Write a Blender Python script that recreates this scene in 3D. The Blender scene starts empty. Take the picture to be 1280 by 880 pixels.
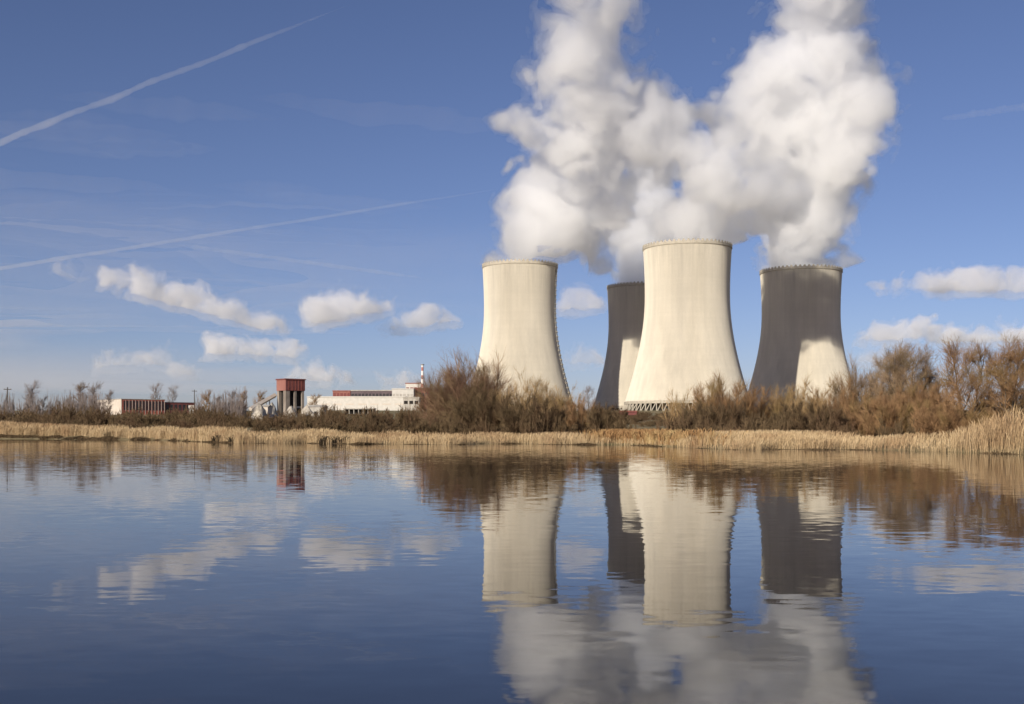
import bpy, math, random
import numpy as np

C = bpy.context.scene
COL = C.collection
R = math.radians
F, HZ, CAMZ = 1400.0, 537.0, 2.0          # focal length in px of a 1280 px frame, horizon row, eye height above the water
SUN_AZ, SUN_EL = R(32), R(20.7)           # sun behind the photographer's left shoulder


def wx(px, d): return (px - 640.0) / F * d
def wz(py, d): return CAMZ + (HZ - py) / F * d


# ------------------------------------------------------------------ helpers
def link(o, parent=None):
    COL.objects.link(o)
    if parent is not None:
        o.parent = parent
    return o


def tag(o, label=None, cat=None, group=None, kind=None):
    if label: o['label'] = label
    if cat: o['category'] = cat
    if group: o['group'] = group
    if kind: o['kind'] = kind
    return o


def empty(name, loc=(0, 0, 0), rz=0.0):
    o = link(bpy.data.objects.new(name, None))
    o.location = loc
    o.rotation_euler = (0, 0, rz)
    o.empty_display_size = 1
    return o


def mesh_np(name, verts, faces, mat, parent=None, smooth=False):
    verts = np.asarray(verts, dtype=np.float32)
    faces = np.asarray(faces, dtype=np.int32)
    k = faces.shape[1]
    me = bpy.data.meshes.new(name)
    me.vertices.add(len(verts)); me.vertices.foreach_set('co', verts.ravel())
    me.loops.add(faces.size); me.loops.foreach_set('vertex_index', faces.ravel())
    me.polygons.add(len(faces))
    me.polygons.foreach_set('loop_start', np.arange(0, faces.size, k, dtype=np.int32))
    me.update(calc_edges=True)
    me.validate()
    if smooth:
        me.polygons.foreach_set('use_smooth', np.ones(len(me.polygons), dtype=bool))
    me.materials.append(mat)
    return link(bpy.data.objects.new(name, me), parent)


class MB:
    """Collects boxes, bars and lathes into ONE mesh."""
    def __init__(s): s.v, s.f = [], []

    def add(s, vs, fs):
        b = len(s.v); s.v += [tuple(v) for v in vs]; s.f += [tuple(i + b for i in f) for f in fs]

    def box(s, x0, x1, y0, y1, z0, z1):
        s.add([(x0, y0, z0), (x1, y0, z0), (x1, y1, z0), (x0, y1, z0), (x0, y0, z1), (x1, y0, z1), (x1, y1, z1), (x0, y1, z1)],
              [(3, 2, 1, 0), (4, 5, 6, 7), (0, 1, 5, 4), (1, 2, 6, 5), (2, 3, 7, 6), (3, 0, 4, 7)])

    def bar(s, a, b, r0, r1=None, n=6):
        r1 = r0 if r1 is None else r1
        a, b = np.array(a, float), np.array(b, float)
        w = (b - a) / np.linalg.norm(b - a)
        u = np.cross(w, (0, 0, 1) if abs(w[2]) < .9 else (1, 0, 0)); u /= np.linalg.norm(u); t = np.cross(w, u)
        vs = []
        for c, r in ((a, r0), (b, r1)):
            for k in range(n):
                q = 2 * math.pi * k / n
                vs.append(c + r * (math.cos(q) * u + math.sin(q) * t))
        fs = [(k, (k + 1) % n, n + (k + 1) % n, n + k) for k in range(n)]
        fs += [tuple(range(n - 1, -1, -1)), tuple(range(n, 2 * n))]
        s.add(vs, fs)

    def lathe(s, prof, n, closed=False):
        vs = [(r * math.cos(2 * math.pi * k / n), r * math.sin(2 * math.pi * k / n), z) for r, z in prof for k in range(n)]
        m = len(prof)
        fs = []
        for i in range(m if closed else m - 1):
            j = (i + 1) % m
            for k in range(n):
                l = (k + 1) % n
                fs.append((i * n + k, i * n + l, j * n + l, j * n + k))
        s.add(vs, fs)

    def gable(s, x0, x1, y0, y1, z0, z1):
        ym = (y0 + y1) / 2
        s.add([(x0, y0, z0), (x1, y0, z0), (x1, y1, z0), (x0, y1, z0), (x0, ym, z1), (x1, ym, z1)],
              [(0, 1, 5, 4), (2, 3, 4, 5), (3, 0, 4), (1, 2, 5), (3, 2, 1, 0)])

    def build(s, name, mat, parent=None, smooth=False):
        me = bpy.data.meshes.new(name)
        me.from_pydata(s.v, [], s.f); me.update()
        if smooth:
            for p in me.polygons: p.use_smooth = True
        me.materials.append(mat)
        return link(bpy.data.objects.new(name, me), parent)


# ------------------------------------------------------------------ materials
def new_mat(name):
    m = bpy.data.materials.new(name); m.use_nodes = True
    nt = m.node_tree
    return m, nt, nt.nodes['Principled BSDF'], nt.nodes['Material Output']


def noise_mat(name, c1, c2, scale=1.0, stretch=(1, 1, 1), rough=.9, detail=4, lo=.35, hi=.65, c3=None, scale3=1.0, bump=0.0, spec=.2):
    """Two colours mixed by noise over the thing's own coordinates; a third colour from a second, larger noise."""
    m, nt, b, out = new_mat(name)
    N, L = nt.nodes, nt.links
    tc = N.new('ShaderNodeTexCoord'); mp = N.new('ShaderNodeMapping'); mp.inputs['Scale'].default_value = stretch
    L.new(tc.outputs['Object'], mp.inputs['Vector'])
    nz = N.new('ShaderNodeTexNoise'); nz.inputs['Scale'].default_value = scale; nz.inputs['Detail'].default_value = detail
    L.new(mp.outputs['Vector'], nz.inputs['Vector'])
    rp = N.new('ShaderNodeValToRGB')
    rp.color_ramp.elements[0].position = lo; rp.color_ramp.elements[1].position = hi
    rp.color_ramp.elements[0].color = (*c1, 1); rp.color_ramp.elements[1].color = (*c2, 1)
    L.new(nz.outputs['Fac'], rp.inputs['Fac'])
    col = rp.outputs['Color']
    if c3:
        n3 = N.new('ShaderNodeTexNoise'); n3.inputs['Scale'].default_value = scale3; n3.inputs['Detail'].default_value = 3
        L.new(tc.outputs['Object'], n3.inputs['Vector'])
        r3 = N.new('ShaderNodeMapRange'); r3.inputs['From Min'].default_value = .45; r3.inputs['From Max'].default_value = .68
        L.new(n3.outputs['Fac'], r3.inputs['Value'])
        mx = N.new('ShaderNodeMix'); mx.data_type = 'RGBA'
        L.new(r3.outputs['Result'], mx.inputs['Factor']); L.new(col, mx.inputs['A']); mx.inputs['B'].default_value = (*c3, 1)
        col = mx.outputs['Result']
    L.new(col, b.inputs['Base Color'])
    b.inputs['Roughness'].default_value = rough
    b.inputs['Specular IOR Level'].default_value = spec
    if bump:
        bp = N.new('ShaderNodeBump'); bp.inputs['Strength'].default_value = 1; bp.inputs['Distance'].default_value = bump
        L.new(nz.outputs['Fac'], bp.inputs['Height']); L.new(bp.outputs['Normal'], b.inputs['Normal'])
    return m


def concrete_mat():
    """Board-marked tower concrete: rain streaks that run down, pale and dark lift bands, soft stains."""
    m, nt, b, out = new_mat('shell_concrete')
    N, L = nt.nodes, nt.links
    tc = N.new('ShaderNodeTexCoord')
    def nz(stretch, scale, detail, rough=.55):
        mp = N.new('ShaderNodeMapping'); mp.inputs['Scale'].default_value = stretch
        L.new(tc.outputs['Object'], mp.inputs['Vector'])
        n = N.new('ShaderNodeTexNoise'); n.inputs['Scale'].default_value = scale; n.inputs['Detail'].default_value = detail
        n.inputs['Roughness'].default_value = rough
        L.new(mp.outputs['Vector'], n.inputs['Vector'])
        return n.outputs['Fac']
    def mr(v, a, bb, c, d):
        r = N.new('ShaderNodeMapRange'); L.new(v, r.inputs['Value'])
        for i, q in zip(('From Min', 'From Max', 'To Min', 'To Max'), (a, bb, c, d)): r.inputs[i].default_value = q
        return r.outputs['Result']
    def mul(a, c):
        q = N.new('ShaderNodeMath'); q.operation = 'MULTIPLY'; L.new(a, q.inputs[0]); L.new(c, q.inputs[1]); return q.outputs[0]
    streak = mr(nz((1, 1, .03), .22, 5), .3, .75, 1.03, .90)
    band = mr(nz((.02, .02, 1), .30, 2), .35, .7, .985, 1.01)
    blot = mr(nz((1, 1, .6), .028, 5, .6), .3, .72, 1.03, .90)
    fine = mr(nz((1, 1, 1), 1.2, 3), .3, .7, .96, 1.03)
    sp = N.new('ShaderNodeSeparateXYZ'); L.new(tc.outputs['Object'], sp.inputs[0])
    drip = mr(nz((1, 1, .015), .45, 4, .65), .38, .66, 0, 1)
    top = mr(sp.outputs['Z'], 112, 156, 0, .16)
    dm = N.new('ShaderNodeMath'); dm.operation = 'MULTIPLY_ADD'; L.new(drip, dm.inputs[0]); L.new(top, dm.inputs[1]); dm.inputs[2].default_value = 0
    om = N.new('ShaderNodeMath'); om.operation = 'SUBTRACT'; om.inputs[0].default_value = 1; L.new(dm.outputs[0], om.inputs[1])
    k = mul(mul(mul(streak, band), mul(blot, fine)), om.outputs[0])
    hue = N.new('ShaderNodeMix'); hue.data_type = 'RGBA'
    hue.inputs['A'].default_value = (.615, .558, .450, 1); hue.inputs['B'].default_value = (.600, .553, .468, 1)
    L.new(nz((1, 1, .2), .05, 3), hue.inputs['Factor'])
    sc = N.new('ShaderNodeVectorMath'); sc.operation = 'SCALE'
    L.new(hue.outputs['Result'], sc.inputs[0]); L.new(k, sc.inputs['Scale'])
    L.new(sc.outputs['Vector'], b.inputs['Base Color'])
    b.inputs['Roughness'].default_value = .95; b.inputs['Specular IOR Level'].default_value = .1
    b.inputs['Diffuse Roughness'].default_value = 1.0
    return m


def volume_mat(name, density, color=(1, 1, 1), g=0.0):
    """Even density: all shape comes from the mesh it fills."""
    m, nt, b, out = new_mat(name)
    nt.nodes.remove(b)
    v = nt.nodes.new('ShaderNodeVolumeScatter')
    v.inputs['Color'].default_value = (*color, 1); v.inputs['Density'].default_value = density; v.inputs['Anisotropy'].default_value = g
    nt.links.new(v.outputs['Volume'], out.inputs['Volume'])
    return m


def water_mat():
    m, nt, b, out = new_mat('pond_water')
    N, L = nt.nodes, nt.links
    nt.nodes.remove(b)
    geo = N.new('ShaderNodeNewGeometry')
    def vn(scale, stretch, detail, amp):
        mp = N.new('ShaderNodeMapping'); mp.inputs['Scale'].default_value = stretch
        L.new(geo.outputs['Position'], mp.inputs['Vector'])
        n = N.new('ShaderNodeTexNoise'); n.inputs['Scale'].default_value = scale; n.inputs['Detail'].default_value = detail
        L.new(mp.outputs['Vector'], n.inputs['Vector'])
        s = N.new('ShaderNodeVectorMath'); s.operation = 'SUBTRACT'; L.new(n.outputs['Color'], s.inputs[0]); s.inputs[1].default_value = (.5, .5, .5)
        a = N.new('ShaderNodeVectorMath'); a.operation = 'MULTIPLY'; L.new(s.outputs['Vector'], a.inputs[0]); a.inputs[1].default_value = (amp * .5, amp, 0)
        return a.outputs['Vector']
    def add(a, c):
        q = N.new('ShaderNodeVectorMath'); q.operation = 'ADD'; L.new(a, q.inputs[0])
        if isinstance(c, tuple): q.inputs[1].default_value = c
        else: L.new(c, q.inputs[1])
        return q.outputs['Vector']
    slope = add(vn(4.6, (.42, 1.0, 1), 3, WAVE[0]), vn(.9, (.45, 1, 1), 2, WAVE[1]))
    # breeze patches: ripples are stronger in drifting bands
    mp = N.new('ShaderNodeMapping'); mp.inputs['Scale'].default_value = (.02, .07, 1); L.new(geo.outputs['Position'], mp.inputs['Vector'])
    pn = N.new('ShaderNodeTexNoise'); pn.inputs['Scale'].default_value = 1; pn.inputs['Detail'].default_value = 3; L.new(mp.outputs['Vector'], pn.inputs['Vector'])
    pr = N.new('ShaderNodeMapRange'); L.new(pn.outputs['Fac'], pr.inputs['Value'])
    for i, q in zip(('From Min', 'From Max', 'To Min', 'To Max'), (.35, .65, .55, 1.45)): pr.inputs[i].default_value = q
    sc = N.new('ShaderNodeVectorMath'); sc.operation = 'SCALE'; L.new(slope, sc.inputs[0])
    sy = N.new('ShaderNodeSeparateXYZ'); L.new(geo.outputs['Position'], sy.inputs[0])
    dr = N.new('ShaderNodeMapRange'); L.new(sy.outputs['Y'], dr.inputs['Value'])
    for i, q in zip(('From Min', 'From Max', 'To Min', 'To Max'), (12, 120, .72, 1.9)): dr.inputs[i].default_value = q
    pm = N.new('ShaderNodeMath'); pm.operation = 'MULTIPLY'; L.new(pr.outputs['Result'], pm.inputs[0]); L.new(dr.outputs['Result'], pm.inputs[1])
    L.new(pm.outputs[0], sc.inputs['Scale'])
    nrm = N.new('ShaderNodeVectorMath'); nrm.operation = 'NORMALIZE'; L.new(add(sc.outputs['Vector'], (0, 0, 1)), nrm.inputs[0])
    fr = N.new('ShaderNodeFresnel'); fr.inputs['IOR'].default_value = 1.38; L.new(nrm.outputs['Vector'], fr.inputs['Normal'])
    gl = N.new('ShaderNodeBsdfGlossy'); gl.inputs['Roughness'].default_value = .02; gl.inputs['Color'].default_value = (.95, .95, .95, 1)
    L.new(nrm.outputs['Vector'], gl.inputs['Normal'])
    df = N.new('ShaderNodeBsdfDiffuse'); df.inputs['Color'].default_value = (.014, .014, .017, 1)
    mx = N.new('ShaderNodeMixShader'); L.new(fr.outputs['Fac'], mx.inputs['Fac']); L.new(df.outputs['BSDF'], mx.inputs[1]); L.new(gl.outputs['BSDF'], mx.inputs[2])
    L.new(mx.outputs['Shader'], out.inputs['Surface'])
    return m


WAVE = (.037, .010)
M = dict(
    shell=concrete_mat(),
    trim=noise_mat('rim_concrete', (.37, .33, .26), (.46, .41, .33), .4),
    inner=noise_mat('wet_inner_fill', (.035, .032, .028), (.06, .055, .045), .3),
    steel=noise_mat('galvanised_steel', (.20, .20, .20), (.30, .30, .29), .5, rough=.6),
    ground=noise_mat('dry_meadow', (.17, .13, .066), (.30, .23, .125), .35, detail=6, c3=(.15, .135, .06), scale3=.02),
    water=water_mat(),
    reed=noise_mat('dry_reed', (0.382, 0.260, 0.134), (0.636, 0.482, 0.289), 1.6, (1, 1, .25), lo=.3, hi=.7, c3=(0.350, 0.223, 0.119), scale3=.17),
    rust=noise_mat('rusty_dead_grass', (.24, .125, .05), (.40, .24, .11), 1.2, c3=(.45, .32, .15), scale3=.3),
    wet=noise_mat('wet_sedge', (.085, .056, .030), (.17, .115, .062), 1.2, c3=(.06, .042, .024), scale3=.4),
    sedge=noise_mat('dark_sedge', (.035, .026, .016), (.07, .05, .03), 2),
    bark=noise_mat('grey_bark', (.075, .058, .044), (.16, .128, .098), 1.2, (1, 1, .3)),
    birch=noise_mat('birch_bark', (.50, .47, .42), (.62, .60, .55), .6, (1, 1, .4), c3=(.08, .07, .06), scale3=1.5),
    twig_brown=noise_mat('brown_twigs', (0.215, 0.123, 0.063), (0.398, 0.239, 0.121), .7, c3=(0.271, 0.189, 0.078), scale3=.25),
    twig_red=noise_mat('reddish_twigs', (0.163, 0.092, 0.059), (0.281, 0.172, 0.109), .7, c3=(0.216, 0.153, 0.079), scale3=.25),
    twig_gold=noise_mat('golden_willow_twigs', (0.322, 0.208, 0.097), (0.550, 0.378, 0.196), .7, c3=(0.254, 0.181, 0.081), scale3=.3),
    twig_pink=noise_mat('pinkish_twigs', (0.261, 0.172, 0.105), (0.427, 0.303, 0.188), .7, c3=(0.213, 0.157, 0.084), scale3=.3),
    twig_olive=noise_mat('olive_twigs', (0.207, 0.127, 0.063), (0.377, 0.230, 0.114), .6, c3=(0.211, 0.151, 0.069), scale3=.15),
    scrub=noise_mat('dark_olive_scrub', (0.101, 0.069, 0.036), (0.190, 0.129, 0.070), .6, c3=(0.140, 0.083, 0.048), scale3=.12),
    twig_hazed=noise_mat('hazed_grey_twigs', (.22, .175, .15), (.34, .28, .25), .6),  # grey twigs, paled to put distance haze into the colour
    brick=noise_mat('red_brick', (0.290, 0.083, 0.061), (0.392, 0.128, 0.087), .8, c3=(0.246, 0.090, 0.072), scale3=.3),
    orange=noise_mat('orange_red_cladding', (0.263, 0.113, 0.089), (0.322, 0.149, 0.121), .5, (1, 1, .3)),
    maroon=noise_mat('maroon_cladding', (.16, .055, .05), (.21, .075, .068), .4),
    redroof=noise_mat('red_roof', (0.245, 0.092, 0.076), (0.299, 0.139, 0.113), .4),
    darkroof=noise_mat('dark_purple_grey_roof', (.10, .075, .08), (.145, .11, .115), .3),
    white=noise_mat('white_cladding', (0.519, 0.491, 0.436), (0.593, 0.556, 0.499), .25),
    cream=noise_mat('cream_plaster', (0.527, 0.454, 0.378), (0.612, 0.538, 0.454), .3),
    conc=noise_mat('grey_concrete', (.34, .31, .27), (.47, .43, .37), .5, (1, 1, .4)),
    glass=noise_mat('dark_glass', (.025, .022, .022), (.05, .045, .045), .5, rough=.25, spec=.5),
    dull=noise_mat('dull_concrete', (.20, .165, .135), (.32, .27, .225), .5, (1, 1, .4)),  # duller, browner concrete for the silo legs
    gravel=noise_mat('pale_gravel', (.30, .26, .21), (.48, .43, .36), 1.0, detail=8),
    wood=noise_mat('weathered_wood', (.06, .05, .04), (.10, .085, .07), .8),
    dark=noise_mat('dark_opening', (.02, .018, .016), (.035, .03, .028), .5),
)


def banded_mat():
    m, nt, b, out = new_mat('red_white_bands')
    N, L = nt.nodes, nt.links
    tc = N.new('ShaderNodeTexCoord'); sp = N.new('ShaderNodeSeparateXYZ'); L.new(tc.outputs['Object'], sp.inputs[0])
    a = N.new('ShaderNodeMath'); a.operation = 'MULTIPLY'; L.new(sp.outputs['Z'], a.inputs[0]); a.inputs[1].default_value = 1 / 11.0
    fr = N.new('ShaderNodeMath'); fr.operation = 'FRACT'; L.new(a.outputs[0], fr.inputs[0])
    gt = N.new('ShaderNodeMath'); gt.operation = 'GREATER_THAN'; L.new(fr.outputs[0], gt.inputs[0]); gt.inputs[1].default_value = .55
    mx = N.new('ShaderNodeMix'); mx.data_type = 'RGBA'; L.new(gt.outputs[0], mx.inputs['Factor'])
    mx.inputs['A'].default_value = (.74, .72, .67, 1); mx.inputs['B'].default_value = (.40, .15, .115, 1)
    L.new(mx.outputs['Result'], b.inputs['Base Color']); b.inputs['Roughness'].default_value = .7
    return m


M['bands'] = banded_mat()

# ------------------------------------------------------------------ numpy noise and surface nets
_PERM = np.random.RandomState(5).permutation(4096)
_GRAD = np.random.RandomState(6).normal(size=(4096, 3)); _GRAD /= np.linalg.norm(_GRAD, axis=1)[:, None]; _GRAD = _GRAD.astype(np.float32)


def gnoise(p):
    fl = np.floor(p); i = fl.astype(np.int64); f = (p - fl).astype(np.float32)
    u = f * f * f * (f * (f * 6 - 15) + 10)
    out = np.zeros(len(p), dtype=np.float32)
    for dx in (0, 1):
        for dy in (0, 1):
            for dz in (0, 1):
                h = _PERM[(_PERM[(_PERM[(i[:, 0] + dx) & 4095] + i[:, 1] + dy) & 4095] + i[:, 2] + dz) & 4095]
                g = _GRAD[h]
                d = g[:, 0] * (f[:, 0] - dx) + g[:, 1] * (f[:, 1] - dy) + g[:, 2] * (f[:, 2] - dz)
                w = (u[:, 0] if dx else 1 - u[:, 0]) * (u[:, 1] if dy else 1 - u[:, 1]) * (u[:, 2] if dz else 1 - u[:, 2])
                out += w * d
    return out * 1.5


def surface_nets(f, org, h):
    s = f < 0
    nx, ny, nz = f.shape
    corners = [(i, j, k) for i in (0, 1) for j in (0, 1) for k in (0, 1)]
    def cv(a, c): return a[c[0]:nx - 1 + c[0], c[1]:ny - 1 + c[1], c[2]:nz - 1 + c[2]]
    cnt = sum(cv(s, c).astype(np.int8) for c in corners)
    act = (cnt > 0) & (cnt < 8)
    idx = -np.ones(act.shape, dtype=np.int64)
    ii = np.argwhere(act); idx[act] = np.arange(len(ii))
    fv = {c: cv(f, c)[act] for c in corners}
    pos = np.zeros((len(ii), 3)); n = np.zeros(len(ii))
    for a in corners:
        for ax in range(3):
            if a[ax]: continue
            b = list(a); b[ax] = 1; b = tuple(b)
            fa, fb = fv[a], fv[b]
            x = (fa < 0) != (fb < 0)
            t = np.where(x, fa / np.where(x, fa - fb, 1), 0)
            p = np.tile(np.array(a, float), (len(ii), 1)); p[:, ax] += t
            pos += p * x[:, None]; n += x
    verts = (ii + pos / n[:, None]) * h + org
    quads = []
    for ax in range(3):
        b1, b2 = [(1, 2), (2, 0), (0, 1)][ax]
        sl0 = [slice(None)] * 3; sl1 = [slice(None)] * 3
        sl0[ax] = slice(0, -1); sl1[ax] = slice(1, None)
        for b in (b1, b2):
            sl0[b] = slice(1, -1); sl1[b] = slice(1, -1)
        sa, sb = s[tuple(sl0)], s[tuple(sl1)]
        e = np.argwhere(sa != sb)
        if not len(e): continue
        flag = sa[tuple(e.T)]
        e = e.copy(); e[:, b1] += 1; e[:, b2] += 1
        def cell(o1, o2):
            q = e.copy(); q[:, b1] += o1; q[:, b2] += o2
            return idx[tuple(q.T)]
        q = np.stack([cell(-1, -1), cell(0, -1), cell(0, 0), cell(-1, 0)], 1)
        q[~flag] = q[~flag][:, ::-1]
        quads.append(q)
    quads = np.concatenate(quads)
    v = verts[quads]                                    # outward check by signed volume
    vol = np.einsum('ij,ij->i', v[:, 0] - org, np.cross(v[:, 1] - org, v[:, 2] - org)).sum()
    if vol < 0: quads = quads[:, ::-1]
    return verts, quads


def drop_specks(verts, quads, min_faces):
    """Throw away loose crumbs of the isosurface."""
    lab = np.arange(len(verts))
    while True:
        m = lab[quads].min(1)
        new = lab.copy()
        for k in range(4): np.minimum.at(new, quads[:, k], m)
        new = new[new]
        if (new == lab).all(): break
        lab = new
    fl = lab[quads[:, 0]]
    cnt = np.bincount(fl, minlength=len(verts))
    keep = cnt[fl] >= min_faces
    quads = quads[keep]
    used = np.unique(quads); re = -np.ones(len(verts), dtype=np.int64); re[used] = np.arange(len(used))
    return verts[used], re[quads]


def billows(blobs, h, octs, warp, soft, seed, clip=None, insets=(0.0,), flat=None):
    """Smooth union of balls whose surface is roughened by billow noise -> one isosurface per inset.
    octs: (size, amplitude, billow share); clip(P, sdf) may cut the field; insets may be callables of P."""
    b = np.array(blobs, float)
    pad = max(a for _, a, _ in octs) * 1.6 + 4 * h
    lo = (b[:, :3] - b[:, 3:4]).min(0) - pad; hi = (b[:, :3] + b[:, 3:4]).max(0) + pad
    n = np.ceil((hi - lo) / h).astype(int) + 1
    g = np.stack(np.meshgrid(*[lo[i] + h * np.arange(n[i]) for i in range(3)], indexing='ij'), -1).reshape(-1, 3)
    off = seed * np.array([17.3, 9.1, 23.7])
    w = g.copy()
    # cheap distance first, so that noise is only worked out near the surface
    def union(p):
        acc = np.zeros(len(p))
        for x, y, z, r in b:
            d = np.sqrt((p[:, 0] - x) ** 2 + (p[:, 1] - y) ** 2 + (p[:, 2] - z) ** 2) - r
            acc += np.exp(-np.clip(d / soft, -40, 60))
        return -soft * np.log(acc + 1e-26)
    s0 = union(g)
    near = np.abs(s0) < pad + max([0] + [i for i in insets if not callable(i)]) + 10 * h
    P = g[near]
    if warp:
        ws, wa = warp
        dv = np.stack([gnoise(P / ws + off + k * 31.7) for k in range(3)], 1)
        P2 = P + dv * wa
    else:
        P2 = P
    s = union(P2)
    for size, amp, bl in octs:
        nz = gnoise(P2 / size + off + size)
        s -= amp * (bl * (np.abs(nz) * 2.2 - .55) + (1 - bl) * nz)
    sd = s0.copy(); sd[near] = s
    res = []
    for no, ins in enumerate(insets):
        q = sd.copy()
        q += ins(g) if callable(ins) else ins
        if clip is not None: q = (clip[no] if isinstance(clip, tuple) else clip)(g, q)
        q = q.reshape(n)
        for ax in range(3):
            sl = [slice(None)] * 3
            for e in (0, 1, -1, -2):
                sl[ax] = e; q[tuple(sl)] = np.maximum(q[tuple(sl)], h)
        v, f = surface_nets(q, lo, h)
        res.append(drop_specks(v, f, 40))
    return res


# ------------------------------------------------------------------ ground and water
SHX = [-4000, -600, -170, -116, -68, -40, -15, 0, 16, 19, 22, 29, 34, 39, 41.5, 46, 60, 90, 4000]
SHY = [420, 330, 290, 252, 214, 166, 155, 155, 144, 133, 117, 112, 111, 103, 88, 55, 10, -60, -200]


def shore(x):
    x = np.asarray(x, float)
    return np.interp(x, SHX, SHY) + np.where(x < 36, 1, .2) * (3.2 * np.sin(x * .19 + 1) + 2.2 * np.sin(x * .43 + 2) + 1.2 * np.sin(x * .97)) * np.clip((60 - np.abs(x)) / 40, .3, 1)


def ground_z(x, y):
    x = np.asarray(x, float); y = np.asarray(y, float)
    s = y - shore(x)
    base = np.interp(s, [-25, -6, -1, 0, 4, 14, 40], [-2.0, -1.2, -.25, 0.0, .35, .55, .7])
    far = np.interp(y - 165, [0, 60, 150, 300, 550, 850, 1200, 3000, 60000], [0, .6, 2.2, 5.0, 11.0, 18.5, 22, 22, 14])
    un = .35 * np.sin(x * .021 + 1.3) * np.sin(y * .017) + .18 * np.sin(x * .08 + y * .05)
    return base + far + un * np.clip(s / 60, 0, 1)


def gz(x, y): return float(ground_z(x, y))


xs = np.unique(np.concatenate([np.arange(-130, 81, 2.0), np.arange(-420, 421, 10.0), np.array([-40000, -15000, -6000, -3000, -1800, -1200, -900, -700, -550, 550, 700, 900, 1200, 1800, 3000, 6000, 15000, 40000.])]))
ys = np.unique(np.concatenate([np.arange(-120, 60, 12.0), np.arange(60, 330, 2.5), np.arange(330, 1500, 15.0), np.array([-6000, -1500, -500, -250, 1600, 1800, 2200, 3000, 4500, 7000, 12000, 20000, 35000, 60000.])]))
gx, gy = np.meshgrid(xs, ys, indexing='ij')
gv = np.stack([gx, gy, ground_z(gx, gy)], -1).reshape(-1, 3)
nX, nY = len(xs), len(ys)
ia = (np.arange(nX - 1)[:, None] * nY + np.arange(nY - 1)[None, :]).ravel()
gq = np.stack([ia, ia + nY, ia + nY + 1, ia + 1], 1)
tag(mesh_np('ground', gv, gq, M['ground'], smooth=True), 'dry brown and olive meadow rising gently from the pond to the power plant', kind='structure')
w = MB(); w.add([(-4000, -3000, 0), (4000, -3000, 0), (4000, 480, 0), (-4000, 480, 0)], [(0, 1, 2, 3)])
tag(w.build('water', M['water']), 'calm dark blue pond mirroring the towers and steam', kind='structure')

# ------------------------------------------------------------------ cooling towers
A0, ZT, BD, BU, HT = 39.5, 110.0, 92.0, 148.0, 155.0


def rad(z):
    b = BD if z < ZT else BU
    return A0 * math.sqrt(1 + ((z - ZT) / b) ** 2)


def make_tower():
    t = empty('cooling_tower')
    zs = [9.0 + (HT - 9.0) * i / 60 for i in range(61)]
    prof = [(rad(z), z) for z in zs] + [(rad(z) - .9, z) for z in reversed(zs)]
    m = MB(); m.lathe(prof, 160, closed=True); m.build('shell', M['shell'], t, smooth=True)
    rt = rad(HT)
    m = MB(); m.lathe([(rt - .02, HT - 2.2), (rt + .45, HT - 1.6), (rt + .45, HT + .35), (rt - 1.6, HT + .35), (rt - 1.6, HT - .3), (rt - .02, HT - .3)], 160, closed=True)
    m.build('rim', M['trim'], t)
    # notched parapet round the rim walkway, one connected ring
    m = MB(); n = 240; vs = []
    for rr, tall in ((rt + .40, 0), (rt + .40, 1), (rt - .25, 1), (rt - .25, 0)):
        for k in range(n):
            a = 2 * math.pi * k / n
            vs.append((rr * math.cos(a), rr * math.sin(a), HT + .352 + (tall * (2.2 if k % 4 < 2 else .3))))
    m.add(vs, [(i * n + k, i * n + (k + 1) % n, ((i + 1) % 4) * n + (k + 1) % n, ((i + 1) % 4) * n + k) for i in range(4) for k in range(n)])
    m.build('railing', M['trim'], t)
    zb = 9.0; rb = rad(zb)
    m = MB(); m.lathe([(rb - 1.1, zb - 1.3), (rb + .55, zb - 1.3), (rb + .45, zb + .9), (rb + .01, zb + 1.3), (rb - .85, zb - .05), (rb - 1.1, zb - .05)], 160, closed=True)
    m.build('lintel', M['trim'], t)
    nl = 64; r0 = rad(0) + 1.5
    for k in range(nl):
        a = 2 * math.pi * k / nl; da = math.pi / nl
        m = MB()
        foot = (r0 * math.cos(a), r0 * math.sin(a), -1.0)
        for sgn in (-1, 1):
            q = a + sgn * da * .86
            m.bar(foot, ((rb - .3) * math.cos(q), (rb - .3) * math.sin(q), zb - 1.0), .55, .5, 6)
        m.build('leg', M['trim'], t)
    m = MB(); m.lathe([(r0 + 3, -4), (r0 + 3, .4), (r0 + 2.4, .4), (r0 + 2.4, -4)], 96, closed=True); m.build('basin', M['conc'], t)
    m = MB(); m.lathe([(.5, -3), (rb - 9, -3), (rb - 9, 11), (.5, 11)], 64); m.build('cooling_fill', M['inner'], t)
    # caged ladder climbing the shell
    m = MB(); la = R(-12)
    c, s = math.cos(la), math.sin(la); tx, ty = -s, c
    zz = np.linspace(10, HT, 60); vs = []
    for z in zz:
        for dr, sg in ((.5, -.8), (.5, .8), (1.1, .8), (1.1, -.8)):
            rr = rad(z) + dr; vs.append((rr * c + sg * tx, rr * s + sg * ty, z))
    m.add(vs, [(i * 4 + k, i * 4 + (k + 1) % 4, (i + 1) * 4 + (k + 1) % 4, (i + 1) * 4 + k) for i in range(59) for k in range(4)] + [(3, 2, 1, 0), (236, 237, 238, 239)])
    ld = m.build('ladder', M['steel'], t)
    for i in range(0, 59, 2):
        rr = rad(zz[i]); m = MB()
        m.bar(((rr + .2) * c - 1.3 * tx, (rr + .2) * s - 1.3 * ty, zz[i] + .7), ((rr + 1.7) * c + 1.3 * tx, (rr + 1.7) * s + 1.3 * ty, zz[i] + .7), .75, n=5)
        m.build('landing', M['trim'], ld)
    return t


def copy_tree(o, parent=None):
    c = o.copy(); COL.objects.link(c); c.parent = parent
    for ch in list(o.children): copy_tree(ch, c)
    return c


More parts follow.
